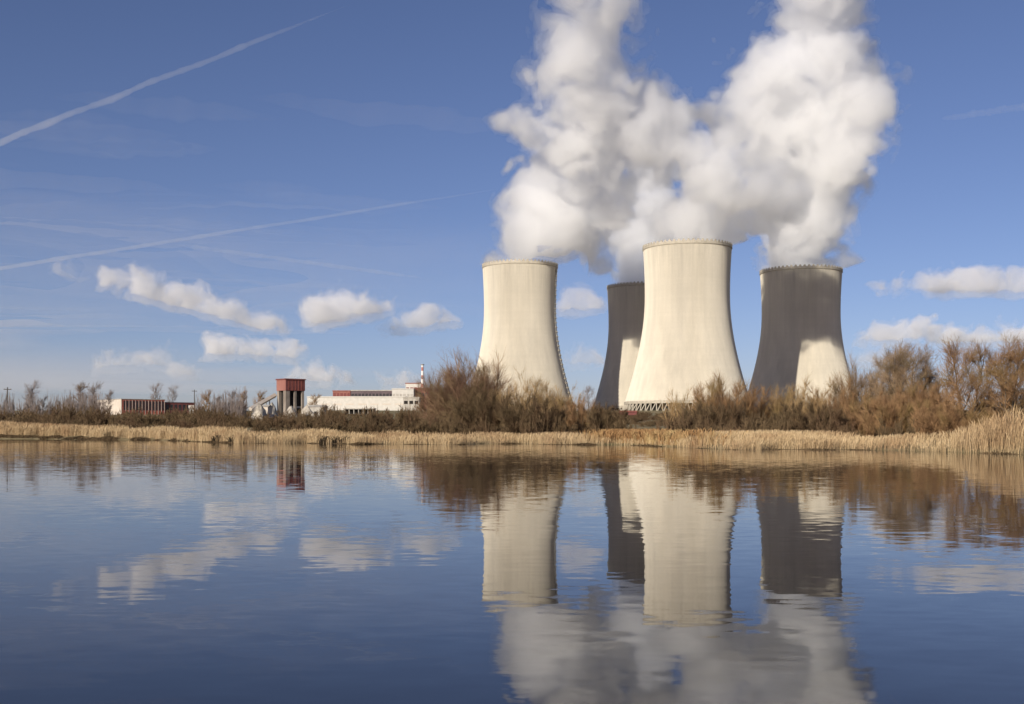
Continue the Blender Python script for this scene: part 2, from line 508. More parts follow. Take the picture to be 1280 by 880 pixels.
TOWERS = dict(
    front=(wx(859, 1052), 1052, 18.0, 1.0, .995, 'tallest looking pale cooling tower, wholly sunlit, its leg row showing above the meadow gap'),
    west=(wx(650, 1230), 1230, 21.0, 1.0, 1.03, 'fully sunlit pale cooling tower rising behind the dark reddish thicket'),
    east=(wx(1001, 1255), 1255, 18.5, 1.085, 1.03, 'cooling tower grey in plume shadow above with a jagged sunlit patch below'),
    back=(wx(802, 1385), 1385, 20.0, 1.03, 1.015, 'shaded cooling tower half hidden behind the tallest looking sunlit tower'),
)
proto = make_tower()
for i, (key, (x, y, z, sx, sz, lab)) in enumerate(TOWERS.items()):
    o = proto if i == 0 else copy_tree(proto)
    o.location = (x, y, z); o.scale = (sx, sx, sz)
    # the ladder side of each tower looks along its own plant axis
    o.rotation_euler = (0, 0, {'front': R(22), 'west': R(-8), 'east': R(14), 'back': R(5)}[key])
    tag(o, lab, 'cooling tower', 'four cooling towers of the power plant')

# ------------------------------------------------------------------ steam
ALB = (.90, .889, .886)
SM_CORE, SM_MID, SM_VEIL = volume_mat('steam_dense', .044, ALB, .40), volume_mat('steam_mid', .044, ALB, .40), volume_mat('steam_thin', .015, ALB, .40)


def plume(key, blobs, seed, thin_z, label, lean=.35, thin=.07):
    x0, y0, z0, sx, sz, _ = TOWERS[key]
    ztop = z0 + HT * sz; d = y0; rin = rad(HT) * sx - 2.5
    rng = random.Random(seed)
    bl = []
    for px, py, r, *far in blobs:
        if far:                                               # a lobe added ahead of the column to shade the east tower
            bl.append((wx(px, far[0]), far[0], wz(py, far[0]), r * far[0] / F)); continue
        rr = r * d / F
        # the wind carries the steam sideways and towards the water as it climbs
        dep = d - lean * max(0.0, wz(py, d) - ztop) + (rng.uniform(-.7, .7) * rr if py < 290 else rng.uniform(-.2, .2) * rr)
        bl.append((wx(px, dep), dep, wz(py, dep), rr * dep / d))
        if key == 'front' and py < 240:                       # copies added nearer the water, to widen its shadow on the east tower
            e = dep - 1.15 * rr
            bl.append((wx(px - 6, e), e, wz(py, e), .8 * rr * e / d))
    bl.append((x0, y0, ztop - (38 if key == 'west' else 16), rin * .95))
    bl.append((x0 + 9, y0 + 3, ztop + 10, rin * .72))
    def clip(P, q):
        ax = np.sqrt((P[:, 0] - x0) ** 2 + (P[:, 1] - y0) ** 2)
        lid = ax - (rin + np.maximum(0, P[:, 2] - ztop - 1.5) * 3.0)
        q = np.where((P[:, 2] < ztop + 14) & (ax < 75), np.maximum(q, np.minimum(lid, 30)), q)
        return np.maximum(q, (ztop - 22) - P[:, 2])
    core_in = lambda P: 4.5 + np.clip((P[:, 2] - thin_z) * thin, 0, 18)
    mid_in = lambda P: 1.0 + np.clip((P[:, 2] - thin_z) * thin * .55, 0, 11)
    veil_in = lambda P: -4.5 + np.clip((P[:, 2] - thin_z) * .01, 0, 3)
    L3 = billows(bl, 2.15, [(66, 16, .5), (34, 15, .75), (17, 10.5, .75), (8.5, 6.2, .6), (4.8, 3.0, .4)], (40, 12), 6.0, seed, clip, (veil_in, mid_in, core_in))
    o = mesh_np('steam_plume', *L3[0], SM_VEIL, smooth=True)
    mesh_np('body', *L3[1], SM_MID, o, smooth=True)
    mesh_np('core', *L3[2], SM_CORE, o, smooth=True)
    tag(o, label, 'steam', 'steam plumes above the cooling towers')


plume('west', [(668, 312, 30), (700, 305, 34), (655, 285, 33), (638, 262, 21), (672, 248, 34), (692, 280, 42), (728, 300, 32), (715, 262, 42), (740, 318, 17), (724, 316, 18), (704, 314, 22),
               (690, 226, 14), (735, 225, 34), (760, 265, 30), (765, 215, 34), (728, 180, 34), (760, 165, 40), (800, 195, 30), (690, 148, 20), (662, 150, 13), (648, 156, 9), (634, 152, 6), (672, 165, 12), (672, 135, 10), (735, 125, 40), (775, 130, 26),
               (695, 100, 28), (668, 95, 16), (790, 160, 30), (805, 125, 22), (825, 140, 20), (785, 95, 16), (715, 75, 36), (700, 45, 26), (735, 45, 32), (762, 80, 26), (738, 10, 34), (772, 12, 28), (790, 45, 14), (735, -28, 32), (785, -20, 18), (745, -62, 30)],
      3, 290, 'white steam plume bulging from the tower behind the dark thicket, ragged and thin higher up', .7, .085)
plume('back', [(790, 340, 24), (800, 322, 26), (790, 305, 24), (800, 285, 28), (812, 262, 30), (808, 232, 30), (826, 205, 30), (800, 160, 26), (838, 165, 22), (830, 132, 14), (852, 138, 14), (815, 120, 12)],
      8, 330, 'narrow white steam column from the half hidden shaded tower', .0)
plume('front', [(880, 292, 30), (852, 288, 22), (905, 282, 28), (872, 258, 32), (890, 226, 32), (905, 200, 26), (925, 250, 30), (915, 290, 22), (932, 286, 22), (951, 278, 19), (948, 258, 26), (962, 232, 26), (915, 172, 16),
                (866, 205, 15, 1026), (848, 188, 22, 1014), (832, 166, 27, 1000), (814, 146, 27, 982), (858, 166, 16, 1014), (846, 140, 17, 998), (822, 184, 18, 1000), (806, 166, 20, 975), (796, 182, 15, 985)],
      12, 330, 'thick white steam plume from the tallest looking tower leaning into its neighbour plume')
plume('east', [(1000, 322, 36), (986, 300, 30), (1024, 300, 30), (985, 275, 34), (1025, 272, 34), (1000, 245, 44), (1042, 245, 28), (985, 215, 40), (1030, 205, 48), (960, 190, 34), (1060, 180, 38),
               (952, 142, 40), (1000, 140, 54), (1060, 122, 48), (1092, 112, 22), (945, 100, 34), (985, 75, 40), (1040, 70, 44), (1000, 30, 36), (1040, 20, 40), (1072, 60, 22),
               (985, 5, 22), (1030, -20, 44), (1062, 0, 22), (915, 125, 18), (890, 140, 16), (868, 146, 12), (905, 165, 18), (1030, -70, 44)],
      21, 315, 'tallest and broadest white steam plume, over the tower with the jagged shadow')

# ------------------------------------------------------------------ clouds and contrails
CALB = (.865, .835, .82)
CLD = (volume_mat('cloud_vapour', .0062, CALB), volume_mat('cloud_fringe', .0021, CALB))
CLD_THIN = (volume_mat('cloud_vapour_thin', .0030, CALB), volume_mat('cloud_fringe_thin', .0011, CALB))


def cloud(blobs, d, seed, label, mat=CLD, hres=11):
    rng = random.Random(seed)
    k = d / F
    bl = []
    for px, py, r in blobs:
        bl.append((wx(px, d), d + rng.uniform(-.6, .6) * r * k, wz(py, d), r * k))
        for _ in range(2):                                    # lower, wider puffs fill between the heads
            q = rng.uniform(.45, .75) * r
            bl.append((wx(px + rng.uniform(-1.3, 1.3) * r, d), d + rng.uniform(-.8, .8) * r * k, wz(py + rng.uniform(.0, .35) * r, d), q * k))
    h = hres * d / 10000
    u = d / 10000
    pf = np.polyfit([q[0] for q in bl], [q[2] - q[3] * .30 for q in bl], 1) if len(blobs) > 2 else (0, min(q[2] - q[3] * .5 for q in bl))
    def clip(low):
        return lambda P, q: np.maximum(q, (pf[0] * P[:, 0] + pf[1] - low * u - P[:, 2]) * .8 + 26 * u * gnoise(P / (120 * u)) + 14 * u * gnoise(P / (50 * u)))
    octs = [(250 * u, 66 * u, .3), (115 * u, 60 * u, .5), (54 * u, 38 * u, .55), (26 * u, 19 * u, .5)]
    Ls = billows(bl, h, octs, (240 * u, 100 * u), 34 * u, seed, (clip(75), clip(5)), (-12 * u, 16 * u))
    o = mesh_np('cumulus_cloud', *Ls[0], mat[1], smooth=True)
    mesh_np('core', *Ls[1], mat[0], o, smooth=True)
    tag(o, label, 'cloud', 'small fair weather clouds low in the sky')


cloud([(140, 350, 13), (165, 355, 15), (192, 362, 15), (172, 372, 12), (205, 378, 14), (222, 366, 12), (235, 385, 13), (258, 388, 15), (282, 392, 15), (305, 396, 15), (330, 402, 13), (350, 406, 10), (270, 402, 10)], 9000, 31,
      'longest slanting white cloud, stepping down towards the red silo tower')
cloud([(400, 396, 17), (418, 388, 18), (436, 382, 17), (428, 402, 15), (455, 386, 13), (475, 384, 11), (492, 381, 8), (450, 403, 10), (395, 406, 12)], 9500, 32, 'brightest plump cloud with a flat base above the red silo tower')
cloud([(512, 402, 12), (530, 400, 13), (552, 401, 9), (490, 410, 8)], 10000, 33, 'small pale cloud between the plump cloud and the sunlit tower')
cloud([(260, 437, 11), (282, 440, 13), (305, 441, 11), (330, 440, 12), (355, 441, 10), (375, 443, 6)], 12000, 34, 'flat whitish cloud directly below the longest slanting cloud')
cloud([(125, 458, 8), (150, 455, 9), (172, 452, 10), (195, 450, 11), (205, 456, 9)], 13000, 35, 'grey flat cloud low over the brick building, dull at one end', CLD_THIN)
cloud([(370, 470, 9), (392, 472, 10), (412, 472, 9), (430, 475, 6)], 14000, 36, 'low white cloud beside the top of the red silo tower')
cloud([(485, 478, 7), (505, 476, 9), (525, 477, 7)], 14500, 37, 'faint low cloud behind the striped vent stack', CLD_THIN)
cloud([(228, 464, 5), (245, 464, 6)], 13000, 38, 'tiny grey wisp of cloud under the flat whitish cloud', CLD_THIN)
cloud([(90, 342, 7)], 9000, 39, 'tiny lone puff of cloud under the lower contrail', CLD_THIN, 8)
cloud([(718, 382, 11), (732, 378, 13), (743, 384, 7)], 9500, 40, 'small round cloud puff in the sky gap between two towers')
cloud([(712, 451, 6), (730, 449, 8), (745, 452, 6)], 13000, 41, 'faint thin cloud streak low between two towers', CLD_THIN)
cloud([(1100, 361, 6), (1125, 359, 9), (1148, 358, 13), (1172, 358, 16), (1198, 355, 18), (1224, 353, 19), (1250, 358, 17), (1278, 356, 17), (1305, 360, 16), (1335, 362, 12)], 9000, 42,
      'upper long white cloud high above the tall bare trees')
cloud([(1078, 428, 8), (1100, 422, 12), (1125, 416, 16), (1150, 414, 18), (1175, 419, 15), (1202, 421, 15), (1230, 420, 14), (1258, 422, 15), (1290, 420, 16), (1325, 424, 14)], 11000, 43,
      'lower long white cloud just behind the tops of the tall bare trees')
cloud([(1065, 450, 6), (1085, 449, 7), (1105, 451, 5)], 13500, 44, 'thin flat cloud low beside the tower with the jagged shadow', CLD_THIN)


def contrail(p0, p1, wpx0, wpx1, tau, seed, label, alt=9000.0):
    """A ragged tube of thin ice cloud flown at constant height."""
    rng = np.random.RandomState(seed)
    def pt(px, py):
        d = (alt - CAMZ) * F / (HZ - py)
        return np.array([wx(px, d), d, alt])
    a, b = pt(*p0), pt(*p1)
    n, m = 160, 10
    ax = (b - a) / np.linalg.norm(b - a); sd = np.cross(ax, (0, 0, 1)); sd /= np.linalg.norm(sd)
    t = np.linspace(0, 1, n)
    q = a + (b - a) * t[:, None]
    wob = gnoise(np.stack([t * 9, t * 0 + seed, t * 0], 1)); puff = gnoise(np.stack([t * 60, t * 0 + seed + 5, t * 0], 1)); puff2 = gnoise(np.stack([t * 17, t * 0 + seed + 9, t * 0], 1))
    wpx = wpx0 + (wpx1 - wpx0) * t
    r = wpx * q[:, 1] / F * .5 * (1 + .35 * puff + .4 * puff2) * np.clip(np.minimum(t * 14, (1 - t) * 5.5), .02, 1)
    q = q + sd * (wob * 90)[:, None]
    vs = []
    for k in range(m):
        an = 2 * math.pi * k / m
        jr = 1 + .18 * gnoise(np.stack([t * 45, t * 0 + k * 3.1, t * 0 + seed], 1))
        vs.append(q + (sd * math.cos(an) + np.array((0, 0, .8)) * math.sin(an)) * (r * jr)[:, None])
    v = np.stack(vs, 1).reshape(-1, 3)
    f = [(i * m + k, i * m + (k + 1) % m, (i + 1) * m + (k + 1) % m, (i + 1) * m + k) for i in range(n - 1) for k in range(m)]
    v = np.concatenate([v, q[:1], q[-1:]]); f = np.array(f)
    cap = [(len(v) - 2, (k + 1) % m, k, k) for k in range(m)] + [(len(v) - 1, (n - 1) * m + k, (n - 1) * m + (k + 1) % m, (n - 1) * m + (k + 1) % m) for k in range(m)]
    tri = [tuple(c[:3]) for c in cap]
    me = bpy.data.meshes.new('contrail'); me.from_pydata(v.tolist(), [], f.tolist() + tri); me.update()
    vv = np.array(me.vertices[0].co)
    c0 = v.mean(0); sv = 0.0
    for p in me.polygons:
        vs_ = [np.array(me.vertices[i].co) - c0 for i in p.vertices[:3]]; sv += float(np.dot(vs_[0], np.cross(vs_[1], vs_[2])))
    if sv < 0: me.flip_normals()
    dm = float(np.mean(r)) * 1.6
    me.materials.append(volume_mat('contrail_ice', tau / dm))
    tag(link(bpy.data.objects.new('contrail', me)), label, 'contrail', 'aircraft contrails across the blue sky')


contrail((-60, 201), (452, 0), 11, 7, .085, 1, 'brightest contrail, slanting steeply across the upper sky')
contrail((-60, 345), (668, 229), 7, 5, .085, 2, 'long faint contrail slanting gently up towards the steam')
contrail((215, 305), (540, 349), 7, 6, .07, 3, 'short faint contrail that slants down, crossing under the long one')
contrail((1175, 149), (1340, 124), 9, 14, .05, 4, 'barely visible broken contrail beside the broadest steam plume')

# thin milky cirrus streaks high over the brick building: nobody could count them
rng = np.random.RandomState(4); vs, fs, base = [], [], 0
for i in range(46):
    py = rng.uniform(130, 420); px = rng.uniform(-150, 520) - (py - 130) * .25
    d = (8500 + rng.uniform(-500, 500)) * F / (HZ - py)
    c = np.array([wx(px, d), d, wz(py, d)])
    Lh = rng.uniform(60, 190) / F * d; wv = rng.uniform(.05, .11) * Lh; n_, m_ = 40, 16
    t = np.linspace(-1, 1, n_); an = rng.uniform(-.1, .5)
    ax = np.array([math.cos(an), math.sin(an), 0]); sd = np.array([-math.sin(an), math.cos(an), 0])
    wob = gnoise(np.stack([t * 2.2, t * 0 + i * 3.7, t * 0], 1)) * wv * 1.6
    rad_ = (1 - np.abs(t) ** 2.2) * (1 + .5 * gnoise(np.stack([t * 6, t * 0 + i * 2.1, t * 0 + 4], 1)))
    rad_ = np.maximum(rad_, .004)
    q = c + ax * (t * Lh)[:, None] + sd * wob[:, None]
    ring = [q + sd * (math.cos(k * 2 * math.pi / m_) * rad_ * wv * 3.0)[:, None] + np.array([0, 0, 1.]) * (math.sin(k * 2 * math.pi / m_) ** 3 * rad_ * 260)[:, None] for k in range(m_)]
    v = np.stack(ring, 1).reshape(-1, 3)
    f = np.array([(j * m_ + k, j * m_ + (k + 1) % m_, (j + 1) * m_ + (k + 1) % m_, (j + 1) * m_ + k) for j in range(n_ - 1) for k in range(m_)])
    e0 = np.array([(0, k + 2, k + 1, k) for k in range(1, m_ - 2, 2)]); e1 = np.array([(0, k, k + 1, k + 2) for k in range(1, m_ - 2, 2)]) + (n_ - 1) * m_
    f = np.concatenate([f, e0, e1])
    w3 = v[f] - c; sv = np.einsum('ij,ij->i', w3[:, 0], np.cross(w3[:, 1], w3[:, 2])).sum()
    if sv < 0: f = f[:, ::-1]
    vs.append(v); fs.append(f + base); base += len(v)
for cx, cy, rx, ry, rz_, sd_ in ((-33000, 52000, 30000, 26000, 300, 1), (-20000, 70000, 24000, 30000, 260, 2), (-56000, 82000, 44000, 42000, 1250, 3), (-95000, 200000, 80000, 95000, 520, 4)):
    n_, m_ = 64, 17; ring = []
    for j in range(m_):
        ph = -math.pi / 2 + math.pi * (j + .5) / m_       # a lens that thins out to nothing at its rim
        for k in range(n_):
            a = 2 * math.pi * k / n_
            q_ = 1 + .22 * math.sin(2 * a + sd_) + .12 * math.sin(5 * a + 2 * sd_) + .07 * math.sin(11 * a + sd_)
            ring.append((cx + rx * q_ * math.cos(ph) * math.cos(a), cy + ry * q_ * math.cos(ph) * math.sin(a), 8300 + 300 * sd_ + rz_ * math.sin(ph) * abs(math.sin(ph)) ** 2.2))
    ring += [(cx, cy, 8300 + 300 * sd_ - rz_), (cx, cy, 8300 + 300 * sd_ + rz_)]
    v = np.array(ring); N_ = n_ * m_
    f = [(j * n_ + k, j * n_ + (k + 1) % n_, (j + 1) * n_ + (k + 1) % n_, (j + 1) * n_ + k) for j in range(m_ - 1) for k in range(n_)]
    for k in range(0, n_, 2):
        f.append((N_, (k + 2) % n_, (k + 1) % n_, k)); o_ = (m_ - 1) * n_; f.append((N_ + 1, o_ + k, o_ + (k + 1) % n_, o_ + (k + 2) % n_))
    vs.append(v); fs.append(np.array(f) + base); base += len(v)
tag(mesh_np('cirrus_haze', np.concatenate(vs), np.concatenate(fs), volume_mat('cirrus_ice', .000030, (1, .93, .86))), 'faint milky cirrus streaks in the sky above the brick building', 'cirrus', kind='stuff')

# ------------------------------------------------------------------ bare shrubs and trees
def unit(v):
    return v / (np.linalg.norm(v) + 1e-9)


class Twigs:
    def __init__(s): s.a, s.b, s.r0, s.r1 = [], [], [], []

    def seg(s, a, b, r0, r1): s.a.append(a); s.b.append(b); s.r0.append(r0); s.r1.append(r1)

    def mesh(s):
        a, b = np.array(s.a), np.array(s.b); r0, r1 = np.array(s.r0)[:, None], np.array(s.r1)[:, None]
        w = b - a; w /= np.linalg.norm(w, axis=1)[:, None] + 1e-9
        ref = np.where(np.abs(w[:, 2:3]) < .9, np.array([[0, 0, 1.]]), np.array([[1., 0, 0]]))
        u = np.cross(w, ref); u /= np.linalg.norm(u, axis=1)[:, None]; t = np.cross(w, u)
        vs = []
        for c, r in ((a, r0), (b, r1)):
            for k in range(3):
                q = 2 * math.pi * k / 3
                vs.append(c + r * (math.cos(q) * u + math.sin(q) * t))
        v = np.stack(vs, 1).reshape(-1, 3)
        i = np.arange(len(a)) * 6
        f = np.concatenate([np.stack([i + k, i + (k + 1) % 3, i + 3 + (k + 1) % 3, i + 3 + k], 1) for k in range(3)])
        return v, f


def limb(tw, rng, p, d, length, r, n, up, wob):
    """A tapering, slightly crooked limb; gives back the points and directions along it."""
    pts = [(p, d, r)]
    for k in range(n):
        d = unit(d + rng.normal(size=3) * wob + np.array([0, 0, up]))
        q = p + d * (length / n); r1 = max(r * (1 - .8 * (k + 1) / n), .006)
        tw.seg(p, q, pts[-1][2], r1)
        p = q; pts.append((p, d, r1))
    return pts


def along(pts, t):
    x = t * (len(pts) - 1); i = min(int(x), len(pts) - 2); f = x - i
    return pts[i][0] * (1 - f) + pts[i + 1][0] * f, pts[i][1], pts[i][2] * (1 - f) + pts[i + 1][2] * f


def side(rng, d, ang):
    a = unit(np.cross(d, rng.normal(size=3)))
    return unit(d * math.cos(ang) + a * math.sin(ang))


def fit(stems, crown, h):
    """Stretch upright so that the crown's top reaches the wanted height."""
    k = h / np.percentile(crown[0][:, 2], 99.6)
    for v, f in stems: v[:, 2] *= k
    crown[0][:, 2] *= k
    return stems, crown


def grow_shrub(seed, h, wd, stems=18, br=15, tw_n=11, tr=.022, spread=.9):
    rng = np.random.RandomState(seed)
    S, T = Twigs(), Twigs()
    for i in range(int(stems * 1.5)):
        an, rr = rng.uniform(0, 2 * math.pi), math.sqrt(rng.uniform(0, 1))
        bp = np.array([math.cos(an) * rr * wd * .34, math.sin(an) * rr * wd * .34, -.3])
        lean = np.array([math.cos(an) * rr * spread * .8, math.sin(an) * rr * spread * .8, 1.35])
        L = h * math.sqrt(1.06 - .62 * rr * rr) * rng.uniform(.66, 1.04)
        pts = limb(S, rng, bp, unit(lean), L, .012 * h * rng.uniform(.5, 1) + .015, 7, .02, .07)
        for b in range(br):
            t = rng.uniform(.10, .98)
            p, d, r = along(pts, t)
            bl = h * rng.uniform(.10, .27) * (1.1 - .5 * t)
            bp2 = limb(T, rng, p, side(rng, d, rng.uniform(.3, .8)), bl, max(r * .45, tr * 1.15), 3, .10, .10)
            for k in range(int(tw_n * .85)):
                p2, d2, r2 = along(bp2, rng.uniform(.05, 1))
                limb(T, rng, p2, side(rng, d2, rng.uniform(.15, .75)), h * rng.uniform(.06, .17), tr, 1, .10, .05)
    T.a += S.a; T.b += S.b; T.r0 += S.r0; T.r1 += S.r1  # the shrub's stems are merged into its crown mesh
    R_ = Twigs(); R_.seg(np.array([0, 0, -.4]), np.array([.04 * wd, 0, .3 * h]), .02 * h + .03, .012 * h)
    return fit([R_.mesh()], T.mesh(), h)


def grow_tree(seed, h, wd, fork=.28, limbs=7, br=14, sub=7, tw_n=7, tr=.02, trunks=1):
    rng = np.random.RandomState(seed)
    T = Twigs(); stems = []
    for _ in range(trunks):
        S = Twigs()
        bp = np.array([rng.uniform(-.05, .05) * wd * (trunks > 1) * 2, rng.uniform(-.1, .1) * wd * (trunks > 1), -.4])
        lean = unit(np.array([bp[0] * .12 + rng.normal() * .05, rng.normal() * .05, 1]))
        r0 = .017 * h
        trunk = limb(S, rng, bp, lean, h * .9, r0, 9, .06, .05)
        for i in range(limbs):
            t = fork + (.95 - fork) * (i + rng.uniform(0, .8)) / limbs
            p, d, r = along(trunk, t)
            an = i * 2.4 + rng.uniform(-.4, .4)
            out = np.array([math.cos(an), math.sin(an), 0])
            L = wd * .62 * rng.uniform(.75, 1.1) * (1.15 - .65 * t)
            lp = limb(S, rng, p, unit(out * .75 + np.array([0, 0, .75])), max(L, h * .12), r * .62, 6, .14, .11)
            for b in range(br):
                q, dq, rq = along(lp, rng.uniform(.15, 1))
                bl = limb(T, rng, q, side(rng, dq, rng.uniform(.35, .95)), h * rng.uniform(.09, .2), max(rq * .45, tr * 1.3), 3, .16, .13)
                for s_ in range(sub):
                    q2, d2, r2 = along(bl, rng.uniform(.15, 1))
                    q3 = limb(T, rng, q2, side(rng, d2, rng.uniform(.3, .85)), h * rng.uniform(.04, .09), tr, 1, .2, .08)
                    for k in range(tw_n // 3):
                        limb(T, rng, along(q3, rng.uniform(.3, 1))[0], side(rng, q3[-1][1], rng.uniform(.3, .8)), h * rng.uniform(.03, .06), tr * .8, 1, .2, .08)
        for b in range(br * 2):
            q, dq, rq = along(trunk, rng.uniform(fork, 1))
            bl = limb(T, rng, q, side(rng, dq, rng.uniform(.4, 1.0)), h * rng.uniform(.08, .17), max(rq * .35, tr * 1.2), 3, .15, .13)
            for s_ in range(sub):
                q2, d2, r2 = along(bl, rng.uniform(.15, 1))
                limb(T, rng, q2, side(rng, d2, rng.uniform(.3, .85)), h * rng.uniform(.04, .09), tr, 1, .2, .08)
        stems.append(S.mesh())
    return fit(stems, T.mesh(), h)



def plant(kind, name, px, ytop, d, wpx, twig, label, group, seed=1, rz=0, cat=None, bark='bark', **kw):
    """kind 'shrub' or 'tree'; the size is real metres worked out from where it stands."""
    x = wx(px, d); z = gz(x, d)
    h = wz(ytop, d) - z; wd = wpx / F * d
    S, T = (grow_shrub if kind == 'shrub' else grow_tree)(seed, h, wd, **kw)
    o = empty(name, (x, d, z), rz)
    for st in S: mesh_np('stem' if kind == 'shrub' else 'trunk', *st, M[bark], o)
    mesh_np('crown', *T, M[twig], o)
    tag(o, label, cat or kind, group)
    return o


G1 = 'bare shrubs on the far bank in front of the towers'
SH = [
    # px, top row, distance, width px, twig, label, seed, kw
    (588, 453, 236, 74, 'twig_red', 'big dark reddish bare shrub beside the base of the sunlit tower', 101, dict(stems=34, br=20, tw_n=14, tr=.026)),
    (588, 434, 250, 46, 'twig_brown', 'wispy tall bare shrub whose thin tips rise above the reddish thicket', 102, dict(stems=10, br=9, tw_n=7, spread=.6)),
    (612, 438, 245, 34, 'twig_brown', 'thin twiggy shrub whose tips cross the edge of the sunlit tower', 109, dict(stems=8, br=9, tw_n=7, spread=.5)),
    (560, 468, 240, 34, 'twig_red', 'low maroon shrub beside the striped vent stack', 103, dict(stems=20, br=18, tw_n=12, tr=.026)),
    (600, 480, 196, 70, 'scrub', 'broad olive brown shrub at the reed edge below the reddish thicket', 104, dict(stems=26, br=18, tw_n=13, tr=.026)),
    (655, 466, 215, 70, 'twig_gold', 'golden willow shrub with upright twigs across the foot of the sunlit tower', 105, dict(stems=18, br=12, tw_n=9)),
    (690, 478, 222, 58, 'twig_gold', 'tawny willow shrub at the shaded edge of the tower beside the thicket', 106, dict(stems=20, br=14, tw_n=10)),
    (662, 494, 192, 84, 'scrub', 'wide low dark shrub under the golden willow', 107, dict(stems=24, br=18, tw_n=13, tr=.026)),
    (722, 498, 205, 60, 'twig_brown', 'low brown shrub in the sky gap between two towers', 108, dict(stems=20, br=16, tw_n=12, tr=.026)),
    (757, 505, 200, 50, 'scrub', 'lowest olive shrub ending at the open meadow gap', 110, dict(stems=18, br=16, tw_n=11, tr=.026)),
    (866, 484, 178, 62, 'twig_gold', 'golden shrub covering part of the tower leg row', 111, dict(stems=13, br=12, tw_n=9)),
    (908, 472, 176, 66, 'twig_brown', 'tall brown shrub at the dark edge of the tallest looking tower', 112, dict(stems=24, br=17, tw_n=11)),
    (940, 486, 184, 44, 'twig_brown', 'brown shrub crossing the shadow strip of the jagged shadow tower', 113, dict(stems=16, br=16, tw_n=11)),
    (998, 479, 182, 62, 'twig_gold', 'rounded golden shrub in front of the jagged sunlit patch', 114, dict(stems=24, br=16, tw_n=11)),
    (1046, 476, 186, 50, 'twig_brown', 'brown shrub beside the sunlit foot of the jagged shadow tower', 115, dict(stems=18, br=16, tw_n=11)),
    (1080, 455, 188, 66, 'twig_pink', 'pinkish brown shrub just outside the jagged shadow tower', 116, dict(stems=24, br=17, tw_n=11)),
    (895, 502, 158, 110, 'scrub', 'wide low dark shrub behind the reeds under the tall brown shrub', 117, dict(stems=26, br=18, tw_n=13, tr=.026)),
    (1010, 504, 160, 120, 'scrub', 'wide low olive shrub behind the reeds under the rounded golden shrub', 118, dict(stems=26, br=18, tw_n=13, tr=.026)),
    (1110, 492, 160, 110, 'twig_brown', 'dense brown shrub below the peach twigged tree', 119, dict(stems=28, br=18, tw_n=13, tr=.026)),
    (1190, 498, 146, 110, 'twig_brown', 'dense dark shrub around the feet of the tall bare trees', 120, dict(stems=28, br=18, tw_n=13, tr=.024)),
    (1155, 477, 168, 66, 'twig_brown', 'tall dense shrub between the peach twigged tree and the forked tree', 121, dict(stems=26, br=17, tw_n=11)),
    (1228, 492, 160, 80, 'twig_brown', 'dense brown shrub filling the gap between the two tallest trees', 122, dict(stems=26, br=17, tw_n=11)),
    (1282, 470, 158, 60, 'twig_pink', 'tawny shrub at the photo edge behind the tall golden reeds', 123, dict(stems=22, br=16, tw_n=11)),
]
for px, yt, d, wpx, tw, lab, sd, kw in SH:
    kw = dict(kw); kw['stems'] = int(kw.get('stems', 18) * 1.25); kw['tw_n'] = int(kw.get('tw_n', 11) * 1.7); kw['br'] = int(kw.get('br', 15) * 1.15); kw['tr'] = kw.get('tr', .022) * .62
    plant('shrub', 'bare_shrub', px, yt, d, wpx, tw, lab, G1, sd, **kw)
G2 = 'tall bare trees on the bank beside the reeds'
plant('tree', 'bare_tree', 1133, 428, 176, 72, 'twig_pink', 'peach twigged bare tree, first one from the jagged shadow tower', G2, 201, limbs=9, trunks=3, fork=.2, br=17, sub=10, tw_n=6, tr=.0165)
plant('tree', 'bare_tree', 1166, 455, 180, 46, 'twig_pink', 'shorter slender bare tree between the peach tree and the dark forked tree', G2, 202, limbs=8, trunks=2, fork=.15, br=17, sub=10, tw_n=6, tr=.0165)
plant('tree', 'bare_tree', 1206, 424, 152, 64, 'twig_brown', 'forked bare tree with dark trunk, narrower of the two tallest', G2, 203, limbs=8, trunks=2, fork=.25, br=17, sub=10, tw_n=6, tr=.0165)
plant('tree', 'bare_tree', 1252, 422, 150, 76, 'twig_brown', 'widest bare tree above the tall golden reeds', G2, 204, limbs=9, trunks=2, fork=.22, br=17, sub=10, tw_n=6, tr=.0165)
plant('tree', 'bare_tree', 1306, 440, 148, 70, 'twig_brown', 'bare tree cut by the edge of the photo beyond the widest tree', G2, 205, limbs=8, trunks=2, fork=.2, br=17, sub=10, tw_n=6, tr=.0165)
G3 = 'scattered bare trees behind the far scrub'
